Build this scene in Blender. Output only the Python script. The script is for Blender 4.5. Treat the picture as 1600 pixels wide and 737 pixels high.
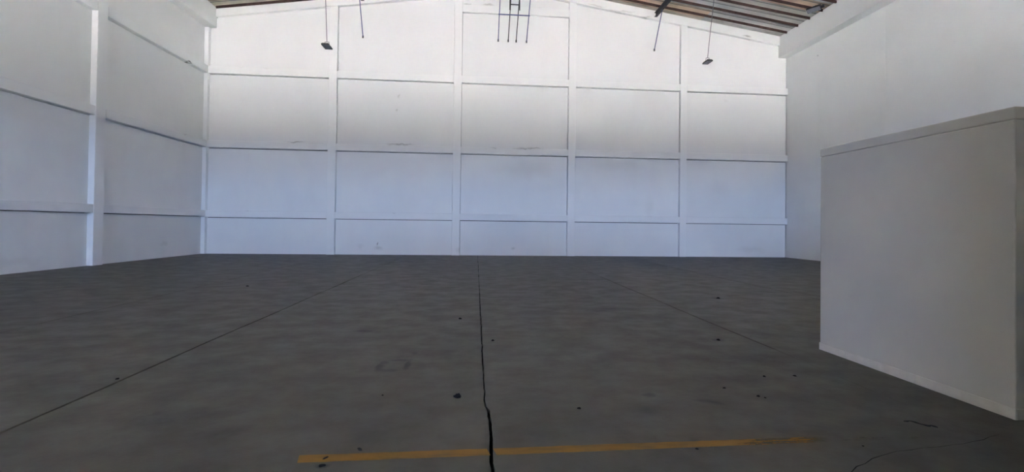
import bpy, math, random
from mathutils import Vector, Matrix
random.seed(7)
scene = bpy.context.scene
for o in list(bpy.data.objects):
    bpy.data.objects.remove(o)
C = scene.collection

# ------------------------------------------------------------------ camera
F_PX = 690.0
yaw, pitch, roll = 0.080764, 0.011478, 0.012069
fwd = Vector((math.sin(yaw)*math.cos(pitch), math.cos(yaw)*math.cos(pitch), math.sin(pitch)))
rt = Vector((math.cos(yaw), -math.sin(yaw), 0.0))
up = rt.cross(fwd)
rr = rt*math.cos(roll) + up*math.sin(roll)
uu = up*math.cos(roll) - rt*math.sin(roll)
cam_d = bpy.data.cameras.new('camera')
cam = bpy.data.objects.new('camera', cam_d)
C.objects.link(cam)
cam.matrix_world = Matrix(((rr.x, uu.x, -fwd.x, 0.0), (rr.y, uu.y, -fwd.y, 0.0), (rr.z, uu.z, -fwd.z, 1.6), (0, 0, 0, 1)))
cam_d.sensor_fit = 'HORIZONTAL'
cam_d.sensor_width = 36.0
cam_d.lens = F_PX*36.0/1600.0
cam_d.shift_y = -(368.5 - 343.67)/1600.0
cam_d.clip_start = 0.05
cam_d.clip_end = 500
scene.camera = cam

# ------------------------------------------------------------------ world, sun, exposure
SUN_EL, SUN_AZ = math.radians(58), math.radians(35)      # azimuth: angle from +X towards +Y (behind the hall)
world = bpy.data.worlds.new('world')
scene.world = world
world.use_nodes = True
wn = world.node_tree
wn.nodes.clear()
tc = wn.nodes.new('ShaderNodeTexCoord')              # clear blue sky, paler at the horizon, the same all round
sx = wn.nodes.new('ShaderNodeSeparateXYZ')
wn.links.new(tc.outputs['Generated'], sx.inputs[0])
sky = wn.nodes.new('ShaderNodeValToRGB')
sky.color_ramp.elements[0].position = 0.0
sky.color_ramp.elements[0].color = (0.50, 0.66, 1.0, 1)
sky.color_ramp.elements[1].position = 1.0
sky.color_ramp.elements[1].color = (0.20, 0.38, 0.90, 1)
wn.links.new(sx.outputs['Z'], sky.inputs[0])
bg = wn.nodes.new('ShaderNodeBackground')
bg.inputs['Strength'].default_value = 5.2
wo = wn.nodes.new('ShaderNodeOutputWorld')
wn.links.new(sky.outputs[0], bg.inputs[0])
wn.links.new(bg.outputs[0], wo.inputs[0])

sun_d = bpy.data.lights.new('sun', 'SUN')
sun_d.energy = 66.0
sun_d.angle = math.radians(0.53)
sun_d.color = (1.0, 0.952, 0.868)
sun = bpy.data.objects.new('sun', sun_d)
C.objects.link(sun)
sdir = Vector((math.cos(SUN_AZ)*math.cos(SUN_EL), math.sin(SUN_AZ)*math.cos(SUN_EL), math.sin(SUN_EL)))
sun.rotation_euler = sdir.to_track_quat('Z', 'Y').to_euler()
sun.location = (0, 0, 30)

# hall dimensions (metres; camera stands at x=0, y=0)
YB, YF = 23.03, -14.0            # face of the back wall's frame, inner face of the front wall
XL, XR = -13.38, 17.10          # face of the left wall's frame, face of the right wall
REC = 0.16                      # how far back wall panels sit behind the frame
XRIDGE, ZRIDGE = 1.79, 14.41
SL, SR = 0.1424, 0.149          # roof slopes
OPENINGS = [(-11.0, -3.5), (6.0, 12.5)]      # two strip openings behind the camera, unseen, placed and shaped to light the back wall
OP_Z0, OP_Z1 = 3.4, 6.1

for (a, b) in OPENINGS:                                # portals: only guide the sampling of the sky through the openings
    pd = bpy.data.lights.new('opening_portal', 'AREA')
    pd.shape = 'RECTANGLE'
    pd.size, pd.size_y = b - a, OP_Z1 - OP_Z0
    pd.cycles.is_portal = True
    po = bpy.data.objects.new('opening_portal', pd)
    C.objects.link(po)
    po.location = ((a + b)/2, YF - 0.1, (OP_Z0 + OP_Z1)/2)
    po.rotation_euler = (math.radians(90), 0, 0)

vs = scene.view_settings
vs.view_transform = 'Standard'
vs.look = 'None'
vs.exposure = 3.43
vs.gamma = 1.0
vs.use_curve_mapping = False
scene.cycles.max_bounces = 12
scene.cycles.diffuse_bounces = 8

# ------------------------------------------------------------------ helpers
def link(name, verts, faces, mat, parent=None, loc=(0, 0, 0), smooth=False):
    me = bpy.data.meshes.new(name)
    me.from_pydata([tuple(v) for v in verts], [], faces)
    me.update()
    if mat is not None:
        me.materials.append(mat)
    if smooth:
        for p in me.polygons:
            p.use_smooth = True
    o = bpy.data.objects.new(name, me)
    C.objects.link(o)
    o.location = loc
    if parent is not None:
        o.parent = parent
    return o

class MB:
    def __init__(s):
        s.v, s.f = [], []
    def add(s, v, f):
        n = len(s.v)
        s.v += [tuple(q) for q in v]
        s.f += [[i + n for i in q] for q in f]
        return s
    def box(s, x0, x1, y0, y1, z0, z1):
        return s.add([(x0, y0, z0), (x1, y0, z0), (x1, y1, z0), (x0, y1, z0), (x0, y0, z1), (x1, y0, z1), (x1, y1, z1), (x0, y1, z1)],
                     [(0, 3, 2, 1), (4, 5, 6, 7), (0, 1, 5, 4), (1, 2, 6, 5), (2, 3, 7, 6), (3, 0, 4, 7)])
    def prism(s, poly, axis, a, b):
        """poly: 2D points; axis 'Y': (x,z) extruded over y; axis 'X': (y,z) over x; axis 'Z': (x,y) over z."""
        def P(q, t):
            return {'Y': (q[0], t, q[1]), 'X': (t, q[0], q[1]), 'Z': (q[0], q[1], t)}[axis]
        n = len(poly)
        v = [P(q, a) for q in poly] + [P(q, b) for q in poly]
        area = sum(poly[i][0]*poly[(i+1) % n][1] - poly[(i+1) % n][0]*poly[i][1] for i in range(n))
        flip = (area > 0) ^ (axis == 'Y') ^ (b < a)
        f = [list(range(n))[::-1], [n + i for i in range(n)]] + [[i, (i+1) % n, n + (i+1) % n, n + i] for i in range(n)]
        if not flip:
            f = [q[::-1] for q in f]
        return s.add(v, f)
    def bar(s, p, q, w, h=None, n=4, twist=math.pi/4):
        """a straight bar from p to q: square (n=4) or round section"""
        h = h or w
        p, q = Vector(p), Vector(q)
        d = (q - p).normalized()
        ref = Vector((0, 0, 1)) if abs(d.z) < 0.95 else Vector((0, 1, 0))
        a = d.cross(ref).normalized()
        b = a.cross(d).normalized()
        k = math.sqrt(2) if n == 4 else 1.0
        v = []
        for c in (p, q):
            for i in range(n):
                t = 2*math.pi*i/n + twist
                v.append(c + a*(w/2*k*math.cos(t)) + b*(h/2*k*math.sin(t)))
        f = [[i, (i+1) % n, n + (i+1) % n, n + i] for i in range(n)] + [list(range(n))[::-1], [n + i for i in range(n)]]
        return s.add(v, [q_[::-1] for q_ in f])
    def build(s, name, mat, parent=None, loc=(0, 0, 0), smooth=False):
        return link(name, s.v, s.f, mat, parent, loc, smooth)

def bevel(o, w, seg=1):
    m = o.modifiers.new('bevel', 'BEVEL')
    m.width = w
    m.segments = seg
    m.limit_method = 'ANGLE'
    return o

def tag(o, label=None, cat=None, group=None, kind=None):
    if label: o['label'] = label
    if cat: o['category'] = cat
    if group: o['group'] = group
    if kind: o['kind'] = kind
    return o

def empty(name, loc, rz=0.0):
    o = bpy.data.objects.new(name, None)
    C.objects.link(o)
    o.location = loc
    o.rotation_euler = (0, 0, rz)
    o.empty_display_size = 0.2
    return o

def roof_z(x):
    return ZRIDGE - (SL*(XRIDGE - x) if x < XRIDGE else SR*(x - XRIDGE))

# ------------------------------------------------------------------ materials
class N:
    """small node helper"""
    def __init__(s, name):
        s.m = bpy.data.materials.new(name)
        s.m.use_nodes = True
        s.t = s.m.node_tree
        s.b = s.t.nodes['Principled BSDF']
        s.geo = s.t.nodes.new('ShaderNodeNewGeometry')
        s.pos = s.geo.outputs['Position']
    def new(s, k): return s.t.nodes.new(k)
    def ln(s, a, b): s.t.links.new(a, b)
    def val(s, inp, v):
        if hasattr(v, 'is_output') or isinstance(v, bpy.types.NodeSocket): s.ln(v, inp)
        else: inp.default_value = v
    def math(s, op, a, b=0.0, clamp=False):
        n = s.new('ShaderNodeMath'); n.operation = op; n.use_clamp = clamp
        s.val(n.inputs[0], a); s.val(n.inputs[1], b)
        return n.outputs[0]
    def noise(s, scale, detail=4, rough=0.55, stretch=None, vec=None, off=None):
        v = vec or s.pos
        if stretch or off:
            mp = s.new('ShaderNodeMapping'); s.ln(v, mp.inputs[0])
            mp.inputs['Scale'].default_value = stretch or (1, 1, 1)
            mp.inputs['Location'].default_value = off or (0, 0, 0)
            v = mp.outputs[0]
        n = s.new('ShaderNodeTexNoise'); s.ln(v, n.inputs['Vector'])
        n.inputs['Scale'].default_value = scale; n.inputs['Detail'].default_value = detail; n.inputs['Roughness'].default_value = rough
        return n.outputs['Fac']
    def ramp(s, f, p0, p1, v0=0.0, v1=1.0):
        n = s.new('ShaderNodeMapRange'); n.interpolation_type = 'SMOOTHSTEP'
        s.val(n.inputs['Value'], f)
        n.inputs['From Min'].default_value = p0; n.inputs['From Max'].default_value = p1
        n.inputs['To Min'].default_value = v0; n.inputs['To Max'].default_value = v1
        return n.outputs[0]
    def mix(s, f, a, b, mode='MIX'):
        n = s.new('ShaderNodeMix'); n.data_type = 'RGBA'; n.blend_type = mode
        s.val(n.inputs[0], f)
        s.val(n.inputs[6], a if not isinstance(a, tuple) else (*a, 1.0)[:4])
        s.val(n.inputs[7], b if not isinstance(b, tuple) else (*b, 1.0)[:4])
        return n.outputs[2]
    def warped(s, amt, scale):
        n = s.new('ShaderNodeTexNoise'); s.ln(s.pos, n.inputs['Vector']); n.inputs['Scale'].default_value = scale; n.inputs['Detail'].default_value = 3
        v = s.new('ShaderNodeVectorMath'); v.operation = 'MULTIPLY_ADD'
        s.ln(n.outputs['Color'], v.inputs[0]); v.inputs[1].default_value = (amt,)*3; 
        w = s.new('ShaderNodeVectorMath'); w.operation = 'ADD'; s.ln(s.pos, w.inputs[0]); w.inputs[1].default_value = (-amt/2,)*3
        s.ln(w.outputs[0], v.inputs[2])
        return v.outputs[0]
    def blob(s, vec, c, r, soft=1.0):
        """1 in the middle of an ellipsoid stain at c with radii r, 0 outside"""
        a = s.new('ShaderNodeVectorMath'); a.operation = 'SUBTRACT'; s.ln(vec, a.inputs[0]); a.inputs[1].default_value = c
        d = s.new('ShaderNodeVectorMath'); d.operation = 'DIVIDE'; s.ln(a.outputs[0], d.inputs[0]); d.inputs[1].default_value = r
        l = s.new('ShaderNodeVectorMath'); l.operation = 'LENGTH'; s.ln(d.outputs[0], l.inputs[0])
        return s.ramp(l.outputs['Value'], 1.0, 1.0 - soft, 0.0, 1.0)
    def bump(s, h, strength, dist):
        n = s.new('ShaderNodeBump'); s.ln(h, n.inputs['Height']); n.inputs['Strength'].default_value = strength; n.inputs['Distance'].default_value = dist
        s.ln(n.outputs[0], s.b.inputs['Normal'])
    def done(s, col, rough=0.8, spec=0.3, metal=0.0):
        s.val(s.b.inputs['Base Color'], col if not isinstance(col, tuple) else (*col, 1.0)[:4])
        s.val(s.b.inputs['Roughness'], rough)
        s.b.inputs['Specular IOR Level'].default_value = spec
        s.b.inputs['Metallic'].default_value = metal
        return s.m

def plain(name, col, rough=0.6, metal=0.0, var=0.15, scale=6.0, spec=0.3):
    n = N(name)
    f = n.noise(scale, 5, 0.6)
    return n.done(n.mix(n.ramp(f, 0.3, 0.7), tuple(c*(1 - var) for c in col), tuple(min(1, c*(1 + var)) for c in col)), rough, spec, metal)

def plaster(name, col, stains=(), dirt=0.05, rough=0.85):
    n = N(name)
    big = n.ramp(n.noise(0.35, 4, 0.6), 0.40, 0.75)
    streak = n.ramp(n.noise(0.9, 5, 0.6, stretch=(1.0, 1.0, 0.28)), 0.5, 0.85)
    fine = n.noise(14.0, 4, 0.7)
    c = n.mix(n.math('MULTIPLY', big, dirt), col, tuple(k*0.62 for k in col))
    c = n.mix(n.math('MULTIPLY', streak, dirt*1.1), c, tuple(k*q for k, q in zip(col, (0.62, 0.59, 0.54))))
    if stains:
        w = n.warped(0.5, 1.6)
        wf = n.warped(0.12, 9.0)
        for (p, r, a, k) in stains:
            b = n.blob(wf if max(r) < 0.5 else w, p, r)
            c = n.mix(n.math('MULTIPLY', b, a), c, tuple(q*k for q in (0.80, 0.78, 0.74)))
    n.bump(fine, 0.12, 0.01)
    return n.done(c, rough, 0.25)

M = {}
WHITE = (0.80, 0.80, 0.795)
M['wall_panel'] = plaster('white_painted_panel', WHITE, [
    ((2.6, 23.19, 4.6), (2.2, 1, 0.75), 0.22, 0.55), ((7.6, 23.19, 4.9), (2.2, 1, 0.4), 0.14, 0.6), ((9.3, 23.19, 2.7), (0.35, 1, 0.9), 0.14, 0.6),
    ((13.2, 23.19, 3.6), (1.0, 1, 0.9), 0.10, 0.65), ((12.2, 23.19, 5.0), (1.4, 1, 0.5), 0.10, 0.65),
    ((-5.0, 23.19, 0.52), (0.05, 1, 0.14), 0.9, 0.25), ((-4.95, 23.19, 0.3), (0.35, 1, 0.16), 0.45, 0.55), ((-5.9, 23.19, 0.45), (0.3, 1, 0.2), 0.2, 0.6),
    ((2.0, 23.19, 0.42), (0.17, 1, 0.15), 0.5, 0.55), ((-4.1, 23.19, 8.2), (0.08, 1, 0.2), 0.5, 0.6), ((-4.2, 23.19, 7.5), (0.06, 1, 0.1), 0.5, 0.6),
    ((15.2, 23.19, 0.4), (1.2, 1, 0.25), 0.2, 0.6), ((13.6, 23.19, 8.6), (0.2, 1, 0.1), 0.2, 0.6),
    ((-0.6, 23.19, 13.17), (0.28, 1, 0.12), 0.8, 0.35), ((0.5, 23.19, 13.16), (0.5, 1, 0.1), 0.6, 0.45), ((3.2, 23.19, 13.13), (0.2, 1, 0.1), 0.6, 0.45), ((-9.2, 23.19, 5.68), (0.7, 1, 0.06), 0.7, 0.35), ((-4.0, 23.19, 5.68), (1.0, 1, 0.06), 0.6, 0.4), ((2.8, 23.19, 5.68), (0.9, 1, 0.06), 0.6, 0.4)], 0.07)
M['wall_frame'] = plaster('white_painted_frame', (0.82, 0.82, 0.815), [
    ((-7.0, 23.0, 0.3), (0.5, 1, 0.2), 0.3, 0.6), ((-0.7, 23.0, 0.25), (0.4, 1, 0.3), 0.35, 0.55), ((-9.0, 23.0, 5.68), (1.1, 1, 0.06), 0.7, 0.35),
    ((-4.2, 23.0, 5.66), (0.9, 1, 0.05), 0.6, 0.45), ((2.6, 23.0, 5.64), (1.1, 1, 0.05), 0.6, 0.45), ((0.8, 23.0, 5.64), (0.3, 1, 0.05), 0.6, 0.4),
    ((-11.5, 23.0, 2.2), (0.9, 1, 0.04), 0.5, 0.4), ((-4.0, 23.0, 2.2), (1.0, 1, 0.04), 0.4, 0.5), ((9.0, 23.0, 2.2), (1.0, 1, 0.04), 0.4, 0.5),
    ((-6.3, 23.0, 9.38), (1.2, 1, 0.05), 0.3, 0.6), ((-11.2, 23.0, 9.38), (1.2, 1, 0.04), 0.3, 0.6), ((3.0, 23.0, 9.38), (1.6, 1, 0.04), 0.3, 0.6),
    ((14.7, 23.0, 12.10), (0.32, 1, 0.09), 0.75, 0.4), ((9.0, 23.0, 12.93), (0.4, 1, 0.08), 0.6, 0.5), ((7.6, 23.0, 13.12), (1.2, 1, 0.06), 0.5, 0.55), ((6.2, 23.0, 13.36), (0.7, 1, 0.06), 0.5, 0.55)], 0.06)
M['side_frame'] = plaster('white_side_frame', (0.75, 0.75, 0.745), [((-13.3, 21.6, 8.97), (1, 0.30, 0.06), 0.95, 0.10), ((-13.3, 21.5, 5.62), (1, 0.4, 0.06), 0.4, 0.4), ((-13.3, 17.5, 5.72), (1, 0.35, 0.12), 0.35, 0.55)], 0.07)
M['wall_side'] = plaster('white_side_wall', (0.75, 0.75, 0.735), [
    ((17.1, 13.5, 7.0), (1, 2.2, 1.6), 0.14, 0.7), ((17.1, 18.5, 6.6), (1, 1.6, 1.2), 0.10, 0.7), ((17.1, 15.0, 9.5), (1, 1.2, 1.3), 0.07, 0.75),
    ((17.1, 20.9, 10.4), (1, 0.12, 0.1), 0.6, 0.4), ((-13.6, 20.5, 0.6), (1, 0.3, 0.15), 0.3, 0.6), ((-13.6, 14.0, 0.35), (1, 1.5, 0.25), 0.25, 0.6)], 0.10)
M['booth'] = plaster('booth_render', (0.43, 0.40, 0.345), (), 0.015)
M['tile'] = plain('skirting_tile', (0.475, 0.44, 0.375), 0.45, 0, 0.06, 9.0)
M['mortar'] = plain('joint_mortar', (0.10, 0.10, 0.11), 0.95)
M['roof_deck'] = plain('roof_deck', (0.12, 0.11, 0.10), 0.9)
M['rafter'] = plain('red_oxide_steel', (0.060, 0.030, 0.026), 0.6, 0.0, 0.3, 5.0)
M['beam'] = plain('grey_steel_beam', (0.075, 0.070, 0.078), 0.5, 0.2, 0.25, 4.0)
M['brace'] = plain('blue_steel_brace', (0.10, 0.115, 0.24), 0.5, 0.0, 0.2, 6.0)
M['dark_steel'] = plain('dark_steel', (0.035, 0.033, 0.036), 0.5, 0.3, 0.2, 6.0)
M['cable'] = plain('grey_cable', (0.16, 0.16, 0.18), 0.6, 0.0, 0.1)
M['lamp_body'] = plain('lamp_housing', (0.05, 0.05, 0.055), 0.45, 0.3, 0.15, 9.0)
M['lamp_glass'] = plain('lamp_glass', (0.20, 0.20, 0.24), 0.12, 0.0, 0.2, 12.0, 0.6)
M['lamp_rim'] = plain('lamp_rim', (0.72, 0.72, 0.74), 0.35, 0.4, 0.05)
M['lap'] = plain('grey_lap_strip', (0.20, 0.20, 0.185), 0.8)
M['sheet'] = []
for i, c in enumerate([(0.62, 0.595, 0.54), (0.65, 0.63, 0.60), (0.70, 0.53, 0.40), (0.62, 0.575, 0.46), (0.58, 0.56, 0.54), (0.64, 0.565, 0.50)]):
    M['sheet'].append(plain('fibre_cement_sheet_%d' % i, c, 0.85, 0, 0.13, 0.9))
M['dirt'] = plain('dark_dirt', (0.012, 0.011, 0.010), 0.95, 0, 0.3, 30.0, 0.1)
M['joint'] = plain('joint_dirt', (0.016, 0.015, 0.014), 0.95, 0, 0.3, 20.0, 0.1)
M['yard'] = plain('pale_yard_concrete', (0.55, 0.53, 0.50), 0.9, 0, 0.08, 0.4)
M['asphalt'] = plain('dark_asphalt', (0.075, 0.075, 0.075), 0.95, 0, 0.2, 0.3)
M['yard_wall'] = plain('yard_wall_render', (0.16, 0.15, 0.13), 0.9, 0, 0.2, 0.6)

def concrete(name):
    n = N(name)
    big = n.noise(0.42, 5, 0.6)
    mid = n.noise(2.1, 7, 0.66, stretch=(0.9, 1.15, 1.0))
    fine = n.noise(9.0, 6, 0.7)
    grit = n.noise(60.0, 3, 0.6)
    tint = n.ramp(n.noise(0.22, 3, 0.5, off=(3, 8, 0)), 0.35, 0.65)
    c = n.mix(tint, (0.055, 0.048, 0.035), (0.058, 0.048, 0.034))
    c = n.mix(n.math('MULTIPLY', n.ramp(big, 0.38, 0.72), 0.5), c, (0.038, 0.034, 0.024))
    c = n.mix(n.math('MULTIPLY', n.ramp(mid, 0.52, 0.80), 0.35), c, (0.031, 0.027, 0.020))
    c = n.mix(n.math('MULTIPLY', n.ramp(mid, 0.46, 0.25), 0.10), c, (0.076, 0.067, 0.048))
    c = n.mix(n.math('MULTIPLY', n.ramp(fine, 0.52, 0.75), 0.35), c, (0.029, 0.025, 0.019))
    c = n.mix(n.math('MULTIPLY', n.ramp(grit, 0.62, 0.8), 0.25), c, (0.086, 0.076, 0.054))
    spots = n.ramp(n.noise(3.6, 4, 0.75, off=(11, 2, 0)), 0.70, 0.76)
    c = n.mix(n.math('MULTIPLY', spots, 0.5), c, (0.018, 0.015, 0.011))
    w = n.warped(0.35, 2.6)
    for (x, y, rx, ry, a) in [(-2.53, 3.74, 0.34, 0.20, 0.55), (-2.2, 3.95, 0.35, 0.12, 0.4), (-1.9, 3.51, 0.16, 0.14, 0.45), (3.2, 5.2, 0.6, 0.25, 0.4), (2.8, 4.5, 0.5, 0.2, 0.4),
                              (1.5, 3.75, 0.2, 0.15, 0.45), (2.4, 8.3, 0.8, 0.35, 0.3), (3.0, 3.9, 0.35, 0.3, 0.35), (1.6, 3.22, 0.14, 0.10, 0.5), (2.55, 3.35, 0.5, 0.15, 0.35), (-4.2, 4.7, 0.9, 0.4, 0.25),
                              (4.4, 6.3, 0.7, 0.5, 0.4), (2.15, 3.88, 0.12, 0.08, 0.6), (3.9, 5.0, 0.9, 0.8, 0.3), (3.6, 3.0, 1.4, 0.5, 0.3), (-0.7, 3.5, 0.4, 0.3, 0.25)]:  # stains; the broad near-right patches also stand in for shade on the floor
        c = n.mix(n.math('MULTIPLY', n.blob(w, (x, y, 0), (rx*1.35, ry*1.35, 1)), min(1.0, a*1.6)), c, (0.015, 0.015, 0.011))
    # smudged outline of a box once standing there
    wf = n.warped(0.09, 7.0)
    for (x, y, rx, ry, a) in [(-1.05, 5.03, 0.05, 0.15, 0.75), (-0.95, 4.93, 0.14, 0.05, 0.65), (-1.03, 5.2, 0.05, 0.08, 0.6), (-0.86, 5.29, 0.16, 0.035, 0.6), (-0.75, 5.12, 0.035, 0.20, 0.75), (-0.74, 5.55, 0.05, 0.08, 0.4),
                              (-1.66, 6.74, 0.18, 0.06, 0.75), (-0.99, 3.02, 0.05, 0.03, 0.8), (-2.62, 3.9, 0.05, 0.05, 0.5), (3.46, 6.05, 0.10, 0.08, 0.7), (5.48, 9.6, 0.18, 0.15, 0.6), (2.7, 8.4, 0.3, 0.1, 0.5), (1.67, 4.11, 0.07, 0.05, 0.7)]:
        c = n.mix(n.math('MULTIPLY', n.blob(wf, (x, y, 0), (rx*1.3, ry*1.3, 1), 0.7), min(1.0, a*1.3)), c, (0.009, 0.007, 0.004))
    h = n.math('ADD', n.math('MULTIPLY', fine, 0.6), n.math('MULTIPLY', grit, 0.4))
    n.bump(h, 0.25, 0.006)
    return n.done(c, n.ramp(mid, 0.3, 0.7, 0.50, 0.66), 0.5)
M['concrete'] = concrete('stained_concrete')

def paint_line(name):
    n = N(name)
    wear = n.noise(5.0, 5, 0.7, stretch=(0.6, 3.0, 1))
    fine = n.noise(40.0, 4, 0.7)
    sep = n.new('ShaderNodeSeparateXYZ'); n.ln(n.pos, sep.inputs[0])
    fade = n.ramp(sep.outputs[0], 0.3, 3.4, 0.0, 0.40)
    c = n.mix(n.ramp(wear, 0.4, 0.75), (0.215, 0.102, 0.010), (0.12, 0.066, 0.016))
    keep = n.math('SUBTRACT', n.math('ADD', n.math('MULTIPLY', wear, -0.55), 0.78), n.math('ADD', fade, n.math('MULTIPLY', fine, 0.18)))
    n.ln(n.ramp(keep, 0.02, 0.22), n.b.inputs['Alpha'])
    return n.done(c, 0.7, 0.3)
M['paint'] = paint_line('worn_yellow_paint')

# ------------------------------------------------------------------ floor: concrete slabs with open joints
floor = MB().box(-14.0, 17.6, YF - 0.3, YB + 0.4, -0.30, -0.035).build('floor', M['joint'])
tag(floor, kind='structure')
JX = [-13.9, -10.1, -6.70, -3.53, 0.11, 3.95, 7.80, 11.55, 15.35, 17.5]
def joint_x(j, y):
    """wandering centre line of the long joints"""
    x = JX[j]
    if 0 < j < len(JX) - 1:
        r = random.Random(j*1000 + int(round(y*50)))
        x += 0.006*(r.random() - 0.5) + (0.003 if j == 4 else 0.008)*math.sin(y*1.7 + j*2.1)
        if j == 4:
            x += 0.012*(r.random() - 0.5) + (0.016 if y < 3.80 else -0.012)
        if j == 2: x -= 0.02*(y - 9)
    return x
def joint_w(j, y):
    if j == 4:
        return 0.0135 if y < 3.80 else (0.007 if y < 5 else 0.0095)
    if j == 5 and y < 5.6: return 0.0012
    return {3: 0.0155, 5: 0.013, 2: 0.009, 6: 0.010}.get(j, 0.004)
cross = {0: 6.37, 1: 6.37, 2: 6.35, 3: 7.47, 4: 6.65, 5: 7.2, 6: 7.6, 7: 6.9, 8: 6.9}
for j in range(len(JX) - 1):
    ys = [YF - 0.25] + [cross[j] + 6.2*k for k in (-2, -1, 0, 1, 2)] + [YB + 0.3]
    for a, b in zip(ys[:-1], ys[1:]):
        g = 0.0028
        near = b > 1 and a < 8 and j in (3, 4)
        step = 0.09 if near else (0.5 if b > 0 else 3.0)
        m = max(2, int((b - a)/step) + 1)
        yy = [a + g + (b - a - 2*g)*i/(m - 1) for i in range(m)]
        yg = [round(y/0.09)*0.09 for y in yy]
        left = [(joint_x(j, t) + joint_w(j, t), y) for y, t in zip(yy, yg)]
        right = [(joint_x(j+1, t) - joint_w(j+1, t), y) for y, t in zip(yy, yg)]
        v = [(x, y, 0.0) for x, y in left] + [(x, y, 0.0) for x, y in right]
        v += [(x, y, -0.035) for x, y in left] + [(x, y, -0.035) for x, y in right]
        f = []
        for i in range(m - 1):
            f.append((i, m + i, m + i + 1, i + 1))
            f.append((i, i + 1, 2*m + i + 1, 2*m + i))
            f.append((m + i + 1, m + i, 3*m + i, 3*m + i + 1))
        f.append((m, 0, 2*m, 3*m))
        f.append((m - 1, 2*m - 1, 4*m - 1, 3*m - 1))
        link('slab', v, f, M['concrete'], floor)
# a hairline crack near the booth: a thin sunk seam filled with dirt
cr = [(2.40, 2.68), (2.49, 2.74), (2.58, 2.80), (2.67, 2.83), (2.78, 2.89), (2.87, 2.92), (3.05, 2.975), (3.17, 2.985), (3.29, 3.01), (3.43, 3.015), (3.57, 3.04), (3.67, 3.05), (3.77, 3.075), (3.90, 3.10), (4.0, 3.14), (4.12, 3.17)]
v, f = [], []
for i, (x, y) in enumerate(cr):
    w = 0.0035*(0.6 + 0.9*random.random())*(1 - 0.6*i/len(cr))
    v += [(x + w*0.4, y - w, 0.0008), (x - w*0.4, y + w, 0.0008)]
    if i: f.append((2*i - 2, 2*i, 2*i + 1, 2*i - 1))
link('crack', v, f, M['joint'], floor)

# ------------------------------------------------------------------ back wall: frame of columns and beams with recessed panels
gable = [(-13.75, 0), (17.3, 0), (17.3, roof_z(17.3) + 0.1), (XRIDGE, ZRIDGE + 0.1), (-13.75, roof_z(-13.75) + 0.1)]
wall_back = MB().prism([(x, z - 0.04 if z == 0 else z) for x, z in gable], 'Y', YB + REC + 0.10, YB + 0.40).build('wall_back', M['mortar'])
tag(wall_back, kind='structure')
COLS = [(-13.72, -13.40), (-7.56, -7.16), (-1.25, -0.85), (4.80, 5.19), (10.95, 11.31), (17.10, 17.28)]
BEAMS = [(1.82, 2.16), (5.29, 5.64), (8.98, 9.35)]
def rake(x):                       # lower edge of the raking beam under the roof
    return roof_z(x) - 0.475
for i, (a, b) in enumerate(COLS[:-1]):
    o = MB().prism([(a, 0), (b, 0), (b, rake(b) + 0.02), (a, rake(a) + 0.02)], 'Y', YB, YB + REC + 0.11).build('column', M['wall_frame'], wall_back)
    bevel(o, 0.008)
bays = [(COLS[i][1], COLS[i+1][0]) for i in range(5)]
for (a, b) in bays:
    for (z0, z1) in BEAMS:
        dz = 0.012*(random.random() - 0.5)
        bevel(MB().box(a, b, YB + 0.004, YB + REC + 0.11, z0 + dz, z1 + dz).build('beam', M['wall_frame'], wall_back), 0.01)
    zs = [0.0] + [z for bm in BEAMS for z in bm]
    rows = [(0.0, 1.79), (2.165, 5.258), (5.645, 8.955), (9.355, None)]
    a, b = a + 0.014, b - 0.014
    for (z0, z1) in rows:
        d = 0.014*(random.random() - 0.5)
        if z1 is None:
            poly = [(a, z0), (b, z0), (b, rake(b)), (a, rake(a))]
            if a < XRIDGE < b:
                poly = [(a, z0), (b, z0), (b, 12.69), (a, 12.69)]
        else:
            poly = [(a, z0), (b, z0), (b, z1), (a, z1)]
        MB().prism(poly, 'Y', YB + REC + d, YB + REC + 0.10).build('panel', M['wall_panel'], wall_back)
# short beam and top panel under the ridge
a, b = bays[2]
bevel(MB().box(a, b, YB + 0.02, YB + REC + 0.11, 12.69, 13.09).build('beam', M['wall_frame'], wall_back), 0.012)
MB().prism([(a, 13.09), (b, 13.09), (b, rake(b)), (XRIDGE, rake(XRIDGE)), (a, rake(a))], 'Y', YB + REC - 0.02, YB + REC + 0.10).build('panel', M['wall_panel'], wall_back)
for (x0, x1) in [(-13.07, XRIDGE), (XRIDGE, 16.60)]:
    o = MB().prism([(x0, rake(x0)), (x1, rake(x1)), (x1, roof_z(x1)), (x0, roof_z(x0))], 'Y', YB - 0.02, YB + REC + 0.11).build('raking_beam', M['wall_frame'], wall_back)
    bevel(o, 0.012)

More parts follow.
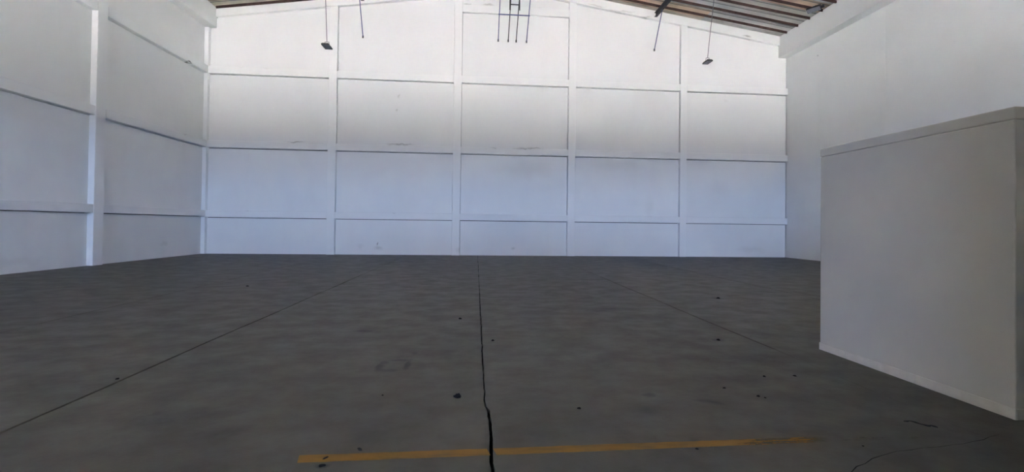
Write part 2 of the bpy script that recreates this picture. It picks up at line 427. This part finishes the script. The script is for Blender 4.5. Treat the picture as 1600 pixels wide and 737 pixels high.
# ------------------------------------------------------------------ left wall
DL = 0.20
wall_left = MB().box(XL - 0.55, XL - DL - 0.10, YF - 0.3, YB + 0.4, -0.04, 12.2).build('wall_left', M['mortar'])
tag(wall_left, kind='structure')
PIL = [(16.62, 17.05), (10.40, 10.83), (4.20, 4.63), (-2.0, -1.57), (-8.2, -7.77)]
for (a, b) in PIL:
    bevel(MB().box(XL - DL - 0.11, XL, a, b, 0, 11.30).build('column', M['side_frame'], wall_left), 0.012)
spans = [(17.05, YB), (10.83, 16.62), (4.63, 10.40), (-1.57, 4.20), (-7.77, -2.0), (YF, -8.2)]
for (a, b) in spans:
    for k, (z0, z1) in enumerate([(1.86, 2.16), (5.29, 5.62), (8.98, 9.35)]):
        bevel(MB().box(XL - DL - 0.11, XL - 0.006, a, b, z0, z1).build('beam', M['side_frame'], wall_left), 0.012)
    for (z0, z1) in [(0, 1.84), (2.16, 5.27), (5.62, 8.96), (9.35, 11.28)]:
        d = 0.014*(random.random() - 0.5)
        MB().box(XL - DL - 0.10, XL - DL + d, a + 0.004, b - 0.004, z0, z1).build('panel', M['wall_side'], wall_left)
bevel(MB().prism([(XL - 0.5, 11.28), (-13.07, 11.28), (-13.07, roof_z(-13.07) - 0.01), (XL - 0.5, roof_z(XL - 0.5) - 0.01)], 'Y', YF, YB + 0.1).build('eave_beam', M['wall_side'], wall_left), 0.012)

# ------------------------------------------------------------------ right wall
wall_right = MB().box(XR + 0.03, XR + 0.35, YF - 0.3, YB + 0.4, -0.04, 12.1).build('wall_right', M['wall_side'])
tag(wall_right, kind='structure')
for (a, b, d) in [(17.22, YB + 0.1, 0.0), (11.2, 17.22, 0.005), (5.2, 11.2, 0.002), (-0.8, 5.2, 0.006), (YF, -0.8, 0.0)]:
    MB().box(XR + d, XR + 0.05, a, b, 0, 11.05).build('panel', M['wall_side'], wall_right)
bevel(MB().prism([(16.58, 11.03), (XR + 0.3, 11.03), (XR + 0.3, roof_z(XR + 0.3) - 0.01), (16.58, roof_z(16.58) - 0.01)], 'Y', YF, YB + 0.1).build('eave_beam', M['wall_side'], wall_right), 0.012)

# ------------------------------------------------------------------ front wall behind the camera, with two assumed strip openings
mb = MB()
xs = [-13.9] + [x for d in OPENINGS for x in d] + [17.4]
for i in range(0, len(xs), 2):
    mb.box(xs[i], xs[i+1], YF - 0.25, YF, OP_Z0, OP_Z1)
mb.box(-13.9, 17.4, YF - 0.25, YF, -0.04, OP_Z0)
mb.prism([(-13.9, OP_Z1), (17.4, OP_Z1), (17.4, roof_z(17.4) + 0.1), (XRIDGE, ZRIDGE + 0.1), (-13.9, roof_z(-13.9) + 0.1)], 'Y', YF - 0.25, YF)
tag(mb.build('wall_front', M['wall_side']), kind='structure')
# unseen block added behind the camera to shade the booth front and near floor
tag(MB().box(3.3, 8.2, -1.0, 2.2, -0.01, 3.05).build('shade_block', M['wall_side']), kind='structure')
# unseen yard outside, pale near and dark beyond to grade the back wall's light
tag(MB().box(-150, 150, -73, YF - 0.25, -0.5, -0.02).build('ground', M['yard']), kind='structure')
tag(MB().box(-300, 300, -400, -73, -0.5, -0.03).build('ground_dark_far', M['asphalt']), kind='structure')
tag(MB().box(-300, 300, -401, -400, -0.5, 5.0).build('wall_yard', M['yard_wall']), kind='structure')

# ------------------------------------------------------------------ roof
ceiling = MB()
T = 0.10
ceiling.prism([(-13.95, roof_z(-13.95) + T), (XRIDGE, ZRIDGE + T), (17.5, roof_z(17.5) + T), (17.5, roof_z(17.5) + T + 0.12), (XRIDGE, ZRIDGE + T + 0.12), (-13.95, roof_z(-13.95) + T + 0.12)], 'Y', YF - 0.3, YB + 0.42)
ceiling = tag(ceiling.build('ceiling', M['roof_deck']), kind='structure')
PITCH = 0.82
def sheet_mesh(x0, x1, side):
    """fibre cement sheet: flat with a downturned lap at its near edge and a low rib, running down the slope"""
    prof = [(0.0, 0.000), (0.035, 0.000), (0.05, 0.03), (0.40, 0.03), (0.415, 0.015), (0.445, 0.015), (0.46, 0.03), (PITCH + 0.02, 0.03), (PITCH + 0.02, 0.06), (0.0, 0.06)]
    mb = MB()
    n = len(prof)
    v = [(x0, y, roof_z(x0) + z) for y, z in prof] + [(x1, y, roof_z(x1) + z) for y, z in prof]
    f = [[i, (i+1) % n, n + (i+1) % n, n + i] for i in range(n)] + [list(range(n))[::-1], [n + i for i in range(n)]]
    me = bpy.data.meshes.new('roof_sheet')
    me.from_pydata(v, [], f)
    me.update()
    return me
def raft_mesh(x0, x1):
    me = bpy.data.meshes.new('rafter')
    d, w = 0.11, 0.06
    v, f = [], []
    for x in (x0, x1):
        z = roof_z(x) + 0.005
        v += [(x, 0, z), (x, w, z), (x, w, z - d), (x, 0, z - d)]
    f = [(0, 4, 5, 1), (1, 5, 6, 2), (2, 6, 7, 3), (3, 7, 4, 0), (0, 1, 2, 3), (7, 6, 5, 4)]
    me.from_pydata(v, [], f)
    me.update()
    me.materials.append(M['rafter'])
    return me
def place(name, me, y):
    o = bpy.data.objects.new(name, me)
    C.objects.link(o)
    o.location = (0, y, 0)
    o.parent = ceiling
    return o
segs = [(-13.9, -8.6, 'L'), (-8.6, -3.3, 'L'), (-3.3, XRIDGE, 'L'), (XRIDGE, 6.9, 'R'), (6.9, 12.1, 'R'), (12.1, 17.4, 'R')]
seg_me = {}
for s in segs:
    for k in range(len(M['sheet'])):
        me = sheet_mesh(*s)
        me.materials.append(M['sheet'][k])
        seg_me[(s, k)] = me
R_Y0, L_Y0 = 22.40, 22.92
rl, rrt = raft_mesh(-13.02, XRIDGE - 0.03), raft_mesh(XRIDGE + 0.03, 16.56)
NR = 45
rs = random.Random(21)
for i in range(-1, NR):
    for s in segs:
        y0 = (R_Y0 if s[2] == 'R' else L_Y0) - 0.42 - PITCH*i
        if y0 > YB - 0.1: continue
        k = rs.choice([0, 0, 1, 1, 4, 5, 3, 2])
        if s == segs[5]: k = {-1: 4, 0: 1, 1: 4, 2: 0, 3: 2}.get(i, k)
        if s == segs[4]: k = {-1: 5, 0: 2, 1: 1, 2: 0, 3: 2}.get(i, k)
        if s == segs[0]: k = {-1: 3, 0: 3, 1: 2}.get(i, k)
        place('roof_sheet', seg_me[(s, k)], y0)
def lap_mesh(x0, x1):
    v = []
    for x in (x0, x1):
        z = roof_z(x) + 0.032
        v += [(x, 0, z), (x, 0.045, z), (x, 0.045, z - 0.024), (x, 0, z - 0.024)]
    m = bpy.data.meshes.new('lap_strip')
    m.from_pydata(v, [], [(0, 4, 5, 1), (1, 5, 6, 2), (2, 6, 7, 3), (3, 7, 4, 0), (0, 1, 2, 3), (7, 6, 5, 4)])
    m.update()
    m.materials.append(M['lap'])
    return m
ll, lr = lap_mesh(-13.3, XRIDGE - 0.02), lap_mesh(XRIDGE + 0.02, 16.8)
for i in range(NR):
    place('lap_strip', lr, R_Y0 - 0.36 - PITCH*i)
    place('lap_strip', ll, L_Y0 - 0.36 - PITCH*i)
    place('rafter', rrt, R_Y0 - PITCH*i)
    place('rafter', rl, L_Y0 - PITCH*i)

# ------------------------------------------------------------------ steel beams under the roof and their wall braces
def ibeam(x, ztop, label, w=0.15, h=0.23):
    t = 0.018
    y0, y1 = YF + 0.02, YB - 0.025
    root = empty('roof_beam', (x, 0, ztop - h))
    MB().box(-t/2, t/2, y0, y1, t, h - t).build('web', M['beam'], root)
    MB().box(-w/2, w/2, y0, y1, 0, t).build('flange', M['beam'], root)
    MB().box(-w/2, w/2, y0, y1, h - t, h).build('flange', M['beam'], root)
    tag(root, label, 'beam', 'steel beams under the roof')
    return root
ibeam(9.51, roof_z(9.51) - 0.105 - 0.15*SR/2, 'dark steel roof beam right of the ridge, meeting the gable above a single brace')
ibeam(-5.93, roof_z(-5.93) - 0.105 - 0.15*SL/2, 'dark steel roof beam left of the ridge, its tip just in view above a single brace')
ibeam(1.30, roof_z(1.30) - 0.13, 'dark steel ridge beam over the left pair of centre braces')
ibeam(2.27, roof_z(2.27) - 0.13, 'dark steel ridge beam over the right pair of centre braces')

def brace(foot, top, label, group=None, name='roof_brace', parent=None, mat='brace'):
    fv = Vector(foot)
    root = empty(name, foot)
    MB().bar((0, 0, 0), Vector(top) - fv, 0.045, n=8).build('rod', M[mat], root)
    MB().box(-0.035, 0.035, -0.015, 0.03, -0.07, 0.05).build('foot_plate', M['beam'], root)
    tag(root, label, 'brace', group)
    return root
yf = YB + REC - 0.04
brace((9.51, yf, 11.20), (9.51, 22.15, roof_z(9.51) - 0.34), 'blue steel brace from the gable wall up to the beam right of the ridge')
brace((-5.93, yf, 11.20), (-5.90, 22.15, roof_z(-5.93) - 0.34), 'thin steel brace from the gable wall up to the beam left of the ridge')
tops = [(1.03, 1.24), (1.56, 1.36), (1.98, 2.21), (2.53, 2.33)]
names = ['leftmost of the four blue braces at the centre of the gable', 'dark brace second from the left of four at the gable centre',
         'dark brace third from the left of four at the gable centre', 'rightmost of the four blue braces at the centre of the gable']
for (x, xt), nm, mt in zip(tops, names, ['brace', 'dark_steel', 'dark_steel', 'brace']):
    brace((x, yf, 11.33), (x + (0.0 if mt == 'brace' else 0.01), 20.75, 13.62), nm, 'four braces at the gable centre', mat=mt)
# tie bar across the braces and the small dark hanger frame above it
def on_brace(z):
    t = (z - 11.33)/(13.62 - 11.33)
    return yf + (20.75 - yf)*t
zt = 12.23
tag(bevel(MB().box(-0.80, 0.80, -0.02, 0.02, -0.025, 0.025).build('tie_bar', M['brace'], None, (1.78, on_brace(zt) - 0.05, zt)), 0.005),
    'blue horizontal tie bar across the four braces at the gable centre', 'bar')
hg = empty('hanger_frame', (1.78, on_brace(12.45) - 0.07, 12.36))
for x, w in ((-0.23, 0.07), (0.25, 0.045)):
    MB().box(x - w/2, x + w/2, -0.03, 0.03, 0.0, 1.28).build('post', M['dark_steel'], hg)
MB().box(-0.23, 0.25, -0.02, 0.02, 0.25, 0.29).build('crossbar', M['dark_steel'], hg)
tag(hg, 'dark steel hanger frame dropping from the ridge between the centre braces', 'bracket')

# ------------------------------------------------------------------ floodlights
def hung_lamp(loc, w, d, top, label, group, tilt=0.0, sway=0.0):
    """flat rectangular floodlight facing down, U bracket and cable to the roof; loc is the middle of its underside"""
    root = empty('hanging_floodlight', loc)
    R = Matrix.Rotation(tilt, 4, 'X')
    def rot(o):
        o.matrix_local = R
        return o
    bd = rot(bevel(MB().box(-w/2, w/2, -d/2, d/2, 0.012, 0.055).build('housing', M['lamp_body'], root), 0.008))
    for k in range(6):
        y = -d/2 + d*(k + 0.7)/6.4
        MB().box(-w*0.42, w*0.42, y - 0.006, y + 0.006, 0.055, 0.085).build('cooling_fin', M['lamp_body'], bd)
    rot(MB().box(-w*0.42, w*0.42, -d*0.42, d*0.42, 0.004, 0.013).build('lens', M['lamp_glass'], root))
    mb = MB()
    for (a, b, c, e) in ((-w/2, w/2, -d/2, -d*0.42), (-w/2, w/2, d*0.42, d/2), (-w/2, -w*0.42, -d*0.42, d*0.42), (w*0.42, w/2, -d*0.42, d*0.42)):
        mb.box(a, b, c, e, 0.0, 0.013)
    rot(mb.build('rim', M['lamp_body'], root))
    br = MB()
    br.bar((-w*0.36, 0, 0.03), (-w*0.26, 0, 0.20), 0.016)
    br.bar((w*0.36, 0, 0.03), (w*0.26, 0, 0.20), 0.016)
    br.bar((-w*0.29, 0, 0.20), (w*0.29, 0, 0.20), 0.016)
    br.build('bracket', M['cable'], root)
    pts = []
    n = 8
    for i in range(n + 1):
        t = i/n
        pts.append(Vector((sway*t, 0.01*math.sin(t*9), 0.20 + (top - loc[2] - 0.20)*t)))
    cb = MB()
    for p, q in zip(pts[:-1], pts[1:]):
        cb.bar(p, q, 0.028, n=6)
    cb.build('cable', M['cable'], root)
    tag(root, label, 'lamp', group)
    return root
hung_lamp((-6.00, 18.0, 8.58), 0.29, 0.50, roof_z(-6.1) - 0.0, 'small flat floodlight hanging on a long cable left of the gable centre', 'hanging floodlights', 0.0, -0.22)
hung_lamp((9.73, 18.0, 8.615), 0.25, 0.42, roof_z(10.2) - 0.0, 'small flat floodlight hanging on a long cable over the right part of the hall', 'hanging floodlights', 0.0, 0.45)

# floodlight on a yoke under the right eave
fl = empty('eave_floodlight', (15.98, 19.80, 12.12), math.radians(-55))
w, d, h = 0.58, 0.30, 0.13
R = Matrix.Rotation(math.radians(-22), 4, 'X')
def fpart(o):
    o.matrix_local = R
    return o
bd = fpart(bevel(MB().prism([(-d/2, -0.06), (d/2, -0.06), (d*0.36, 0.07), (-d*0.36, 0.07)], 'X', -w/2, w/2).build('housing', M['lamp_body'], fl), 0.01))
for k in range(5):
    x = -w*0.32 + w*0.16*k
    MB().box(x - 0.006, x + 0.006, -d*0.34, d*0.34, 0.07, 0.10).build('cooling_fin', M['lamp_body'], bd)
fpart(MB().box(-w*0.46, w*0.46, -d*0.44, d*0.44, -0.072, -0.058).build('lens', M['lamp_glass'], fl))
fpart(MB().box(-w/2 - 0.012, -w/2, -d*0.4, d*0.4, -0.07, 0.03).build('end_cap', M['lamp_rim'], fl))
fpart(MB().bar((w/2, 0.0, -0.01), (w/2 + 0.13, 0.0, -0.01), 0.13, n=12).build('cable_box', M['dark_steel'], fl))
yk = MB().bar((-0.16, 0, 0.03), (-0.16, 0, 0.10), 0.03)
yk.bar((0.16, 0, 0.03), (0.16, 0, 0.10), 0.03).bar((-0.16, 0, 0.10), (0.16, 0, 0.10), 0.03).bar((0, 0, 0.10), (0, 0, roof_z(15.98) - 12.12 - 0.02), 0.05)
yk.build('yoke', M['lamp_rim'], fl)
tag(fl, 'dark box floodlight fixed on a yoke under the roof by the right eave', 'lamp')

# ------------------------------------------------------------------ booth on the right
BX, BY0, BY1, BH = 4.584, 3.41, 5.55, 2.67
BW = 3.6
booth = empty('white_booth', (BX, BY0, 0))
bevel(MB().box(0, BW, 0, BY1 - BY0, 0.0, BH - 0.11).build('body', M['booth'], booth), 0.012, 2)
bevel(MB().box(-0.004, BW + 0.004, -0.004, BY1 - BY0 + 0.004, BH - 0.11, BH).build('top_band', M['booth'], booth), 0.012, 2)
cuts = [0.0, 0.41, 0.845, 1.29, 1.72, BY1 - BY0]
for a, b in zip(cuts[:-1], cuts[1:]):
    bevel(MB().box(-0.012, 0.002, a + 0.001 - (0.012 if a == 0 else 0), b - 0.001, 0.0, 0.092 + 0.002*random.random()).build('skirting_tile', M['tile'], booth), 0.002)
x = 0.0
while x < BW - 0.01:
    e = min(BW, x + 0.42)
    bevel(MB().box(x + 0.001, e - 0.001, -0.012, 0.002, 0.0, 0.092).build('skirting_tile', M['tile'], booth), 0.002)
    x = e
tag(booth, 'plain white rendered booth with a low tiled skirting, on the right', 'booth')

# ------------------------------------------------------------------ yellow floor line
rj = random.Random(5)
line = MB()
for (xa, xb) in ((-1.18, 0.108), (0.152, 3.42)):            # broken where the central joint crosses it
    m = max(2, int((xb - xa)/0.06))
    row = []
    for i in range(m + 1):
        x = xa + (xb - xa)*i/m
        yc = 3.112 + (x + 1.18)*0.0165
        wl = 0.049 - (x + 1.18)*0.002
        row.append(((x + 0.012, yc - wl + 0.005*(rj.random() - 0.5), 0.0012), (x - 0.012, yc + wl + 0.005*(rj.random() - 0.5), 0.0012)))
    for p, q in zip(row[:-1], row[1:]):
        line.add([p[0], q[0], q[1], p[1]], [(0, 1, 2, 3)])
tag(line.build('floor_line', M['paint']), 'worn yellow line painted across the concrete floor, fading to the right', 'floor line')

# ------------------------------------------------------------------ bits of dirt on the floor
def lump(name, x, y, sx, sy, sz, seed, rz=0.0):
    r = random.Random(seed)
    v, f = [], []
    nu, nv = 9, 4
    for j in range(nv + 1):
        ph = math.pi/2*j/nv
        for i in range(nu):
            th = 2*math.pi*i/nu
            k = 0.7 + 0.6*r.random()
            v.append((sx/2*math.cos(th)*math.cos(ph)*k, sy/2*math.sin(th)*math.cos(ph)*k, sz*math.sin(ph)*(0.75 + 0.5*r.random()) if j else 0.0))
    for j in range(nv):
        for i in range(nu):
            f.append((j*nu + i, j*nu + (i+1) % nu, (j+1)*nu + (i+1) % nu, (j+1)*nu + i))
    o = link(name, v, f, M['dirt'], None, (x, y, 0.0))
    o.rotation_euler = (0, 0, rz)
    return o
tag(lump('dirt_clump', -0.150, 4.150, 0.075, 0.07, 0.026, 1, 0.5), 'largest black dirt clump on the floor left of the central joint', 'dirt')
# shrivelled strip near the booth
v, f = [], []
pts = [(-0.075, 0.06), (-0.05, 0.05), (-0.02, 0.062), (-0.005, 0.03), (0.01, 0.0), (0.03, -0.035), (0.05, -0.045), (0.065, -0.03), (0.08, -0.055), (0.095, -0.06)]
for i, (x, y) in enumerate(pts):
    w = 0.0035 + 0.007*random.random()*(i % 2)
    z = 0.004 + 0.008*random.random()
    v += [(x, y - w, 0.0), (x, y, z), (x, y + w, 0.0)]
    if i:
        k = 3*i
        f += [(k - 3, k, k + 1, k - 2), (k - 2, k + 1, k + 2, k - 1)]
tag(link('debris_strip', v, f, M['dirt'], None, (3.66, 3.375, 0.0)), 'crooked black strip of debris on the floor in front of the booth', 'debris')
tag(lump('dirt_clump', -0.80, 3.215, 0.05, 0.02, 0.012, 3, -0.7), 'small dark scrap lying on the top edge of the yellow line', 'dirt')
tag(lump('dirt_clump', -1.00, 3.115, 0.05, 0.013, 0.008, 4, 0.9), 'thin dark sliver lying on the left end of the yellow line', 'dirt')
tag(lump('dirt_clump', -0.99, 3.02, 0.045, 0.035, 0.01, 9, 0.2), 'flat dark scrap just in front of the left end of the yellow line', 'dirt')
specks = [(0.92, 3.83, 0.030), (3.12, 4.55, 0.028), (3.47, 4.55, 0.028), (2.70, 4.02, 0.030), (2.74, 3.98, 0.018), (2.49, 4.24, 0.026), (3.46, 6.05, 0.05), (1.61, 3.09, 0.020),
          (0.25, 6.13, 0.04), (-0.85, 4.22, 0.018), (-0.25, 7.56, 0.05), (2.87, 3.06, 0.014), (-5.65, 11.5, 0.06), (-3.59, 4.78, 0.03), (5.48, 9.60, 0.07)]
crumb_labels = ['dark crumb on the floor above the middle of the yellow line',
                'left of two level dark crumbs on the floor beside the booth',
                'dark crumb closest to the booth, right of a level pair',
                'larger of two touching dark crumbs left of the booth',
                'smaller of two touching dark crumbs left of the booth',
                'dark crumb midway between the yellow line and the right floor joint',
                'dark speck lying beside the right long floor joint',
                'tiny crumb just below the yellow line right of its middle',
                'dark crumb just right of the central joint, halfway to the back wall',
                'tiny speck on the floor between the box outline stain and the dirt clump',
                'dark speck left of the central joint, farther back than the box outline stain',
                'tiny crumb below the faded right end of the yellow line',
                'dark speck far back on the left half of the floor',
                'dark crumb beside the long joint on the left of the floor',
                'dark speck far back on the right, beyond the right long joint']
for i, (x, y, s) in enumerate(specks):
    tag(lump('dirt_crumb', x, y, s*1.2, s, s*0.35, 50 + i, i*1.3), crumb_labels[i], 'dirt', 'dirt crumbs scattered on the floor')
